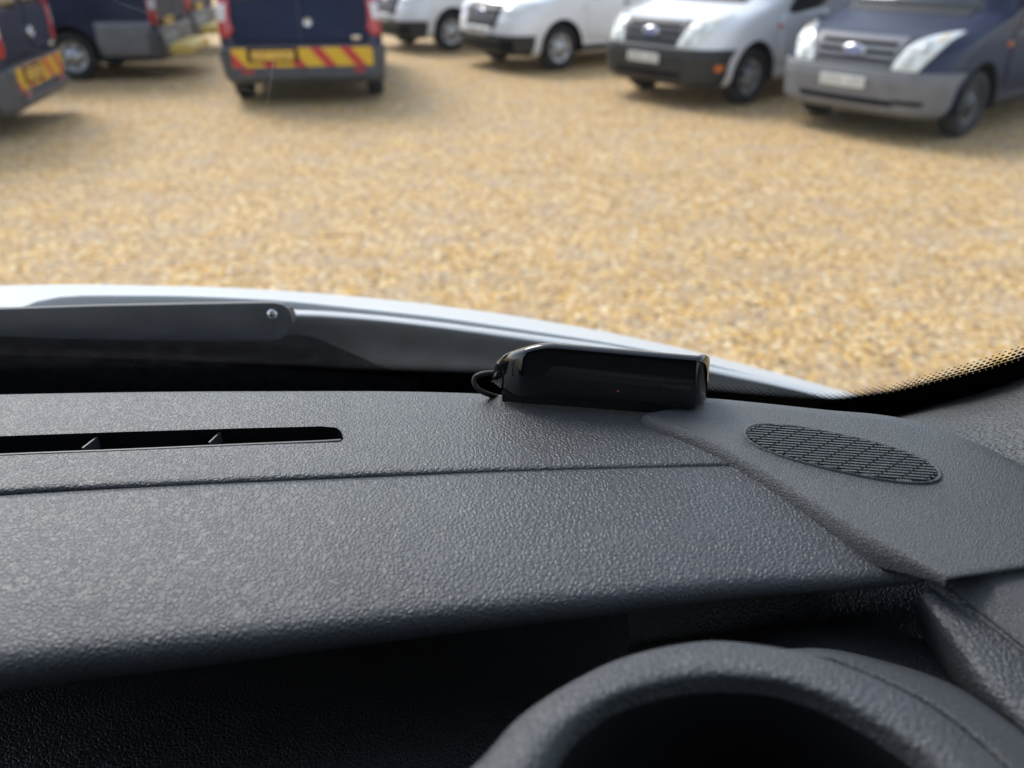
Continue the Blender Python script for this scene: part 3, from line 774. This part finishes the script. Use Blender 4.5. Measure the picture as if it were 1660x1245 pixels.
# ------------------------------------------------------------------ parked vans
class Shape:
    """a van as plan outlines stacked in height. x forward (front at 0), y left, z up"""
    def __init__(s, table): s.t = np.array(table, float)
    def par(s, z): return [float(np.interp(z, s.t[:, 0], s.t[:, k])) for k in range(1, 8)]
    def pt(s, u, z):
        xf, bow, rfx, rfy, w, xr, rr = s.par(z)
        a, sg = abs(u), (1 if u >= 0 else -1)
        y1 = w - rfy; x0 = xf - bow * (y1 / w)**2
        if a <= 1: y = a * y1; x = xf - bow * (y / w)**2
        elif a <= 2: t = (a - 1) * math.pi / 2; x = x0 - rfx * (1 - math.cos(t)); y = y1 + rfy * math.sin(t)
        elif a <= 3: q = a - 2; x = (x0 - rfx) * (1 - q) + (xr + rr) * q; y = w
        elif a <= 4: t = (a - 3) * math.pi / 2; x = xr + rr * (1 - math.sin(t)); y = w - rr + rr * math.cos(t)
        else: y = (w - rr) * (5 - a); x = xr
        return np.array([x, sg * y, z])
    def su(s, x, z, side):
        xf, bow, rfx, rfy, w, xr, rr = s.par(z)
        a = xf - bow * ((w - rfy) / w)**2 - rfx; b = xr + rr
        return side * (2 + min(1, max(0, (a - x) / (a - b))))
    def ru(s, y, z):   # on the tail
        w, rr = s.par(z)[4], s.par(z)[6]; return (1 if y >= 0 else -1) * (5 - min(1, abs(y) / (w - rr)))
    def fu(s, y, z):
        w, rfy = s.par(z)[4], s.par(z)[3]; return y / (w - rfy)
    def nrm(s, u, z):
        du = s.pt(u + .01, z) - s.pt(u - .01, z); dz = s.pt(u, z + .01) - s.pt(u, z - .01)
        n = np.cross(du, dz); n /= max(1e-9, np.linalg.norm(n)); return n
    def body(s, name, mat, parent, wheels, wr, zs=None):
        us = np.r_[np.linspace(0, 1, 7), np.linspace(1, 2, 24)[1:], np.linspace(2, 3, 130)[1:], np.linspace(3, 4, 6)[1:], np.linspace(4, 5, 5)[1:]]
        us = list(us) + [-u for u in us[::-1][1:-1]]
        zs = np.r_[np.linspace(s.t[0, 0], .86, 24), np.linspace(.86, s.t[-1, 0], 34)[1:]]
        bm = bmesh.new(); rings = []
        for z in zs: rings.append([bm.verts.new(s.pt(u, z)) for u in us])
        n = len(us)
        for a, b in zip(rings, rings[1:]):
            for j in range(n): bm.faces.new((a[j], a[(j+1) % n], b[(j+1) % n], b[j]))
        bm.faces.new(rings[-1])
        bmesh.ops.recalc_face_normals(bm, faces=bm.faces)
        R = wr * 1.16
        for wx in wheels:                       # open the wheel arches and round their edges
            inside = lambda x, z: math.hypot(x - wx, z - wr - .02) < R
            dead = [f for f in bm.faces if len(f.verts) == 4 and abs(f.calc_center_median().y) > .45 and inside(f.calc_center_median().x, f.calc_center_median().z)]
            bmesh.ops.delete(bm, geom=dead, context='FACES')
            for v in bm.verts:
                d = math.hypot(v.co.x - wx, v.co.z - wr - .02)
                if v.is_boundary and d < R * 1.15 and v.co.z > s.t[0, 0] + .01:
                    v.co.x = wx + (v.co.x - wx) * R / d; v.co.z = wr + .02 + (v.co.z - wr - .02) * R / d
        me = bpy.data.meshes.new(name); bm.to_mesh(me); bm.free()
        o = link(name, me, mat, parent)
        return o
    def patch(s, name, rows, mat, parent, off=.006, n=14, m=6, depth=.02):
        """rows: (z, u0, u1) from bottom to top -> a panel that follows the body, standing off it"""
        zz = [r[0] for r in rows]; G = []
        for z in np.linspace(zz[0], zz[-1], m * (len(rows) - 1) + 1):
            a = np.interp(z, zz, [r[1] for r in rows]); b = np.interp(z, zz, [r[2] for r in rows])
            G.append([s.pt(u, z) + s.nrm(u, z) * off for u in np.linspace(a, b, n)])
        G = np.array(G)
        lo = lambda P, Q: P + (Q - P) / np.maximum(1e-9, np.linalg.norm(Q - P, axis=-1, keepdims=True)) * 0
        # skirt folded back into the body
        cen = G.mean(axis=(0, 1)); nn = s.nrm(.5 * (rows[0][1] + rows[0][2]) + .001, .5 * (zz[0] + zz[-1]))
        back = lambda P: P - nn * depth
        G = np.concatenate([[back(G[0])], G, [back(G[-1])]])
        G = np.concatenate([back(G[:, :1]), G, back(G[:, -1:])], axis=1)
        return grid(name, G, mat, parent)

TRANSIT = Shape([
 (.26, -.14, .10, .40, .42, .88, -5.12, .12), (.34, -.03, .10, .44, .42, .95, -5.2, .12), (.60, 0, .10, .48, .44, .98, -5.2, .10), (.75, -.02, .10, .52, .44, .985, -5.2, .10),
 (.92, -.08, .12, .55, .44, .985, -5.2, .10), (1.01, -.17, .14, .58, .44, .98, -5.2, .10), (1.07, -.36, .16, .58, .42, .975, -5.2, .10), (1.14, -.68, .16, .50, .40, .97, -5.2, .10),
 (1.22, -.98, .18, .45, .38, .965, -5.2, .10), (1.42, -1.15, .22, .35, .35, .945, -5.19, .10), (1.78, -1.42, .22, .32, .32, .90, -5.17, .10), (2.07, -1.66, .22, .3, .3, .85, -5.15, .10),
 (2.26, -1.92, .20, .3, .3, .79, -5.12, .12), (2.33, -2.3, .10, .3, .3, .70, -5.0, .15)])
CADDY = Shape([
 (.26, -.12, .10, .40, .40, .80, -4.42, .12), (.36, -.03, .10, .42, .42, .88, -4.5, .16), (.62, 0, .12, .46, .42, .905, -4.5, .16), (.80, -.03, .12, .5, .42, .91, -4.47, .12),
 (1.0, -.2, .14, .5, .42, .90, -4.45, .10), (1.1, -.6, .14, .4, .38, .89, -4.44, .10), (1.2, -.95, .16, .4, .36, .875, -4.43, .10), (1.5, -1.35, .2, .35, .34, .84, -4.40, .10), (1.8, -1.8, .2, .3, .3, .78, -4.36, .10),
 (1.95, -2.1, .1, .3, .3, .70, -4.30, .12)])

CADDY.t[:, 5] *= 1.11

def wheel(parent, x, y, r, rim, w=.22):
    sd = 1 if y > 0 else -1
    h = w / 2
    t = grid('wheel', np.array(lathe_rows([(r*.60, -h*.7), (r*.66, -h*.98), (r*.9, -h), (r*.98, -h*.75), (r, -h*.4), (r, h*.4), (r*.98, h*.75), (r*.9, h), (r*.66, h*.98), (r*.60, h*.7)], 44)), M['tyre'], parent)
    t.location = (x, y - sd * h, r)
    prof = [(r*.62, h*.75), (r*.60, h*.86), (r*.54, h*.62), (r*.40, h*.55), (r*.30, h*.72), (r*.16, h*.95), (r*.10, h*1.02), (0.001, h*1.02)]
    g = grid('rim', np.array([[(a * 1, b * sd, c) for a, b, c in row] for row in lathe_rows(prof, 44)]), rim, t)
    return t

def arch_lip(S, parent, x, side, r, mat, name='wheel_arch'):
    """dark liner inside the cut-out"""
    rows = []
    yo = S.par(.6)[4] - .012
    for dy, k in ((.018, 1.215), (.021, 1.20), (.021, 1.155), (.0, 1.15), (-.34, 1.15), (-.345, .05)):
        rows.append([(x + r * k * math.cos(q), side * (yo + dy), .02 + r + r * k * math.sin(q)) for q in np.linspace(-.25, math.pi + .25, 34)])
    g = grid(name, rows, M['arch'], parent)
    return g

def badge(S, parent, u, z, a, b, blue=True):
    c = S.pt(u, z) + S.nrm(u, z) * .02
    bm = bmesh.new()
    def disc(sc, d):
        return [[(d, a * sc * k * math.cos(q), b * sc * k * math.sin(q)) for q in np.linspace(0, 2*math.pi, 31)] for k in (.01, 1)]
    o = grid('badge', np.array(disc(1, 0.012) + [[(-.02, a * math.cos(q), b * math.sin(q)) for q in np.linspace(0, 2*math.pi, 31)]]) + c, M['chrome'], parent)
    if blue: grid('badge_face', np.array(disc(.86, .016)) + c, M['badge_blue'], o)
    return o

def plate(parent, c, tilt, mat, w=.52, h=.11, back=False):
    sg = -1 if back else 1
    bm = bmesh.new()
    add_box(bm, c, (.014, w, h))
    bmesh.ops.bevel(bm, geom=list(bm.edges), offset=.004, segments=2, affect='EDGES', profile=.6)
    base = set(bm.faces); rnd = random.Random(int(abs(c[0] * 977)) + int(w * 100))
    y = -w * .43
    k = 0
    while y < w * .40:                       # smudged characters: illegible in the photograph
        if k == 4: y += .035
        for dx in (0, .034): add_box(bm, (c[0] + sg * .0085, c[1] + y + dx, c[2]), (.002, .008, .066))
        add_box(bm, (c[0] + sg * .0085, c[1] + y + .017, c[2] + rnd.choice((-.029, 0, .029))), (.0022, .034, .008))
        y += .064; k += 1
    for f in bm.faces:
        if f not in base: f.material_index = 1
    o = bm_obj('number_plate', bm, mat, parent, smooth=False)
    o.data.materials.append(M['ink'])
    return o

WR = .345
def van_front(name, loc, rz, label, group, paint, bumper, style):
    S = TRANSIT
    v = tag(empty(name, loc, rz), label, 'van', group)
    wx = (-.95, -4.25)
    S.body('body', paint, v, wx, WR)
    for x in wx:
        for sd in (1, -1):
            wheel(v, x, sd * .955, WR, M['rim'] if style != 'dark' else M['hub_dull'])
            arch_lip(S, v, x, sd, WR, M['arch'])
    U = lambda x, z, sd: S.su(x, z, sd)
    top = .70 if style != 'new' else .56
    S.patch('bumper', [(.29, -1.72, 1.72), (.40, -1.80, 1.80), (.55, -1.80, 1.80), (top - .04, -1.86, 1.86), (top, -1.88, 1.88)], bumper, v, off=.035, n=44, depth=.06)
    S.patch('air_intake', [(.37, -1.0, 1.0), (.43, -1.05, 1.05)], M['arch'], v, off=.040, n=20)
    for sd in (1, -1):
        if style == 'new':
            S.patch('headlight', [(.86, sd*1.02, sd*1.25), (.92, sd*.98, sd*1.5), (.98, sd*1.05, sd*1.7), (1.03, sd*1.35, sd*1.75)], M['lamp'], v, off=.012)
        else:
            hl = S.patch('headlight', [(.72, sd*.84, sd*1.24), (.80, sd*.87, sd*1.30), (.90, sd*.95, sd*1.39), (.98, sd*1.06, sd*1.45), (1.04, sd*1.20, sd*1.49), (1.075, sd*1.38, sd*1.50)], M['lamp'], v, off=.012)
            for z, q, r_, mm in ((.81, 1.07, .065, 'lamp_bowl'), (.94, 1.23, .05, 'lamp_bowl'), (1.02, 1.36, .03, 'amber_pale')):
                S.patch('reflector', [(z - r_, sd*(q - r_*1.1), sd*(q + r_*1.1)), (z + r_, sd*(q - r_*1.1), sd*(q + r_*1.1))], M[mm], hl, off=.016, n=6, m=4)
        S.patch('side_repeater', [(.90, U(-1.35, .90, sd), U(-1.43, .90, sd)), (.95, U(-1.35, .95, sd), U(-1.43, .95, sd))], M['amber'] if style != 'new' else M['clear_lens'], v, off=.012, n=4)
        if style == 'white':
            S.patch('marker_lamp', [(.47, sd*1.62, sd*1.76), (.54, sd*1.62, sd*1.76)], M['amber'], v, off=.045, n=6)
        # door with its window, mirror and handle
        d = S.patch('door', [(.46, U(-1.52, .46, sd), U(-2.45, .46, sd)), (.9, U(-1.42, .9, sd), U(-2.45, .9, sd)), (1.08, U(-1.50, 1.08, sd), U(-2.45, 1.08, sd))], paint, v, off=.005)
        S.patch('door_window', [(1.06, U(-1.56, 1.06, sd), U(-1.75, 1.06, sd)), (1.13, U(-1.52, 1.13, sd), U(-2.36, 1.13, sd)), (1.30, U(-1.56, 1.30, sd), U(-2.36, 1.30, sd)), (1.98, U(-1.98, 1.98, sd), U(-2.36, 1.98, sd))], M['van_glass'], d, off=.008)
        box('handle', (-2.28, sd * .995, .98), (.16, .03, .035), M['black_pl'], d, bevel=.008)
        mi = box('mirror', (-1.62, sd * 1.10, 1.44), (.10, .18, .34), M['black_pl'], v, bevel=.03)
        box('mirror_arm', (-1.64, sd * .99, 1.30), (.07, .14, .05), M['black_pl'], mi, bevel=.01)
        S.patch('side_moulding', [(.50, U(-2.5, .5, sd), U(-3.8, .5, sd)), (.60, U(-2.5, .6, sd), U(-3.8, .6, sd))], M['black_pl'] if style != 'dark' else M['dgrey_pl'], v, off=.012)
        S.patch('sill', [(.29, U(-1.40, .29, sd), U(-3.8, .29, sd)), (.37, U(-1.40, .37, sd), U(-3.8, .37, sd))], M['black_pl'] if style != 'white' else paint, v, off=.008)
    # windscreen and wiper line
    S.patch('windscreen', [(1.25, -1.25, 1.25), (1.5, -1.25, 1.25), (2.02, -1.22, 1.22)], M['van_glass'], v, off=.006, n=24)
    S.patch('scuttle', [(1.19, -1.2, 1.2), (1.24, -1.2, 1.2)], M['black_pl'], v, off=.008, n=24)
    # grille
    if style == 'new':
        g = S.patch('grille', [(.66, -.72, .72), (.72, -.80, .80), (.96, -.90, .90), (1.0, -.84, .84)], M['black_pl'], v, off=.012, n=20)
        S.patch('grille_surround', [(.995, -.92, .92), (1.02, -.9, .9)], M['chrome'], g, off=.018, n=20)
        for z in (.75, .83, .91): S.patch('grille_bar', [(z, -.78, .78), (z + .025, -.78, .78)], M['hub_dull'], g, off=.022, n=20)
        badge(S, v, 0, .87, .12, .05)
        S.patch('number_plate_mount', [(.53, -.55, .55), (.66, -.55, .55)], paint, v, off=.03)
        plate(v, (.052, 0, .60), 0, M['plate_w'])
        S.patch('fog_surround', [(.34, 1.0, 1.4), (.50, 1.0, 1.4)], M['arch'], v, off=.042)
    else:
        gm = M['grey_pl'] if style == 'dark' else M['dgrey_pl']
        g = S.patch('grille', [(.72, -.80, .80), (.82, -.86, .86), (.96, -.96, .96), (1.015, -.98, .98)], gm, v, off=.010, n=24)
        for z in (.765, .845, .925): S.patch('grille_slot', [(z, -.78, .78), (z + .038, -.80, .80)], M['arch'], g, off=.014, n=20)
        badge(S, v, 0, .87, .13, .055)
        plate(v, (.052, -.02, .575), 0, M['plate_w'])
        if style == 'dark':
            S.patch('fog_lamp_slot', [(.40, 1.02, 1.42), (.44, 1.02, 1.42)], M['arch'], v, off=.042)
    return v

def van_rear(name, loc, rz, label, group, S, kind):
    """vans seen from behind; origin still at the front centre of the outline"""
    v = tag(empty(name, loc, rz), label, 'van', group)
    L = -S.t[2, 6]
    wx = (-.95, -L + (1.3 if kind == 'step' else .95 if S is TRANSIT else .75))
    r = .33 if S is CADDY else WR
    S.body('body', M['navy'], v, wx, r)
    hw = S.par(.6)[4]
    for x in wx:
        for sd in (1, -1):
            wheel(v, x, sd * (hw - .02), r, M['rim'])
            arch_lip(S, v, x, sd, r, M['arch'])
    b = S.patch('bumper', [(.30, 3.25, 5.0), (.40, 3.15, 5.0), (.66, 3.15, 5.0), (.70, 3.2, 5.0)], M['dgrey_pl'], v, off=.045, n=30, depth=.07)
    b2 = S.patch('bumper', [(.30, -5.0, -3.25), (.40, -5.0, -3.15), (.66, -5.0, -3.15), (.70, -5.0, -3.2)], M['dgrey_pl'], v, off=.045, n=30, depth=.07)
    xr = -L
    for sd in (1, -1):
        if kind != 'step':
            t = S.patch('tail_light', [(.82, sd*3.42, sd*4.0), (.9, sd*3.35, sd*4.08), (1.05, sd*3.30, sd*4.05), (1.5, sd*3.3, sd*4.0)], M['red_lens'], v, off=.018)
            S.patch('reversing_lens', [(1.0, sd*3.42, sd*3.98), (1.2, sd*3.42, sd*3.98)], M['clear_lens'], t, off=.024)
        else:
            t = S.patch('tail_light', [(.78, sd*3.25, sd*4.02), (1.35, sd*3.25, sd*4.02)], M['red_lens'], v, off=.018)
            S.patch('reversing_lens', [(.98, sd*3.3, sd*3.98), (1.12, sd*3.3, sd*3.98)], M['clear_lens'], t, off=.024)
        S.patch('tail_window', [(1.25, sd*4.15, sd*4.92), (1.75, sd*4.2, sd*4.92)], M['van_glass'], v, off=.008)
        S.patch('side_cladding', [(.34, S.su(wx[1] + r*1.3, .34, sd), S.su(wx[0] - r*1.3, .34, sd)), (.60, S.su(wx[1] + r*1.3, .6, sd), S.su(wx[0] - r*1.3, .6, sd))], M['grey_pl'], v, off=.012, n=10)
        S.patch('rear_cladding', [(.34, S.su(wx[1] - r*1.2, .34, sd), sd*3.2), (.82 if kind == 'step' else .64, S.su(wx[1] - r*1.2, .64, sd), sd*3.2)], M['grey_pl'], v, off=.012, n=10)
    S.patch('windscreen', [(1.27 if S is TRANSIT else 1.24, -1.25, 1.25), (2.0 if S is TRANSIT else 1.75, -1.22, 1.22)], M['van_glass'], v, off=.006, n=24)
    if kind == 'step':
        s = box('tow_step', (xr - .20, .0, .40), (.34, 1.3, .14), M['step_yellow'], v, bevel=.04)
        plate(v, (xr - .055, .42, .80), 0, M['plate_y'], back=True)
        S.patch('tail_panel', [(.36, 4.02, 5.0), (.62, 4.02, 5.0)], M['grey_pl'], v, off=.05, n=10)
    else:
        z0, z1 = .475, .70
        if kind == 'caddy':
            xb = xr - .052
            py, pz = .37, .615
        else:
            xb = xr - .052
            py, pz = .30, .60
        hw2 = .89 if kind == 'caddy' else .80
        c = box('chevron_board', (xb, 0, .5 * (z0 + z1)), (.012, 2 * hw2 * .98, z1 - z0), M['chev'], v, bevel=.003)
        box('plate_recess', (xb - .008, py, pz), (.014, .63, .165), M['arch'], v, bevel=.004)
        plate(v, (xb - .016, py, pz), 0, M['plate_y'], back=True)
        for sd in (1, -1): box('reflector', (xb - .004, sd * hw2 * .78, .425), (.02, .14, .05), M['red_lens'], v, bevel=.006)
        box('bumper_ledge', (xb - .02, 0, .375), (.05, 2.04 * hw2, .05), M['dgrey_pl'], v, bevel=.015)
        lg = np.array([[(xr - .022 - d, .02 + R * k * math.cos(q) - .12, .985 + R * k * math.sin(q)) for q in np.linspace(0, 2*math.pi, 31)] for R, k, d in ((.05, 1, -.03), (.05, 1, .004), (.05, .82, .006), (.05, .80, .001), (.05, .01, .001))])
        lo = grid('badge', lg, M['chrome'], v)
        box('model_badge', (xr + .018 if S is CADDY else xr - .01, -.68, .80), (.03, .11, .05), M['chrome'], v, bevel=.006)
    if 1:
        for sd in (1, -1):   # door seam and tail door handle
            S.patch('tail_door', [(.735, sd*4.06, sd*4.985), (1.1, sd*4.06, sd*4.985), (1.8, sd*4.08, sd*4.985)], M['navy_tail'], v, off=.004, n=12)
    return v

A_ = 'vans parked in an angled row on the right'
B_ = 'vans parked on the left with their tails to the yard'
van_front('parked_van', (3.58, 9.11, 0), math.radians(218), 'navy blue van with grey bumper and grille at the right edge of the yard', A_, M['navy'], M['grey_pl'], 'dark')
van_front('parked_van', (1.73, 11.07, 0), math.radians(219), 'white van with black bumper and tall headlights beside the navy van', A_, M['white'], M['black_pl'], 'white')
van_front('parked_van', (-.53, 14.22, 0), math.radians(215), 'white van with black grille and low black bumper, in the middle of the row', A_, M['white'], M['black_pl'], 'new')
van_front('parked_van', (-2.45, 16.8, 0), math.radians(215), 'farthest white van of the row, half hidden behind the central navy van', A_, M['white'], M['black_pl'], 'new')
def place_rear(x, y, h, L):   # tail centre and heading
    return (x + math.cos(h) * L, y + math.sin(h) * L, 0)
h = math.radians(90 + 9)
van_rear('parked_van', place_rear(-2.65, 10.95, h, 4.5), h, 'small navy van seen square from behind, with red and yellow chevrons on its bumper', 'vans seen from behind', CADDY, 'caddy')
h = math.radians(191)
van_rear('parked_van', place_rear(-5.42, 9.75, h, 5.2), h, 'nearest navy van at the left edge, with chevron board and yellow plate', B_, TRANSIT, 'board')
h = math.radians(186)
van_rear('parked_van', place_rear(-5.40, 14.0, h, 5.2), h, 'navy and grey van with yellow step, its rear wheel behind the chevron van', B_, TRANSIT, 'step')
h = math.radians(186)
van_rear('parked_van', place_rear(-5.95, 17.0, h, 5.2), h, 'farther navy van with yellow step, partly behind the other stepped van', B_, TRANSIT, 'step')
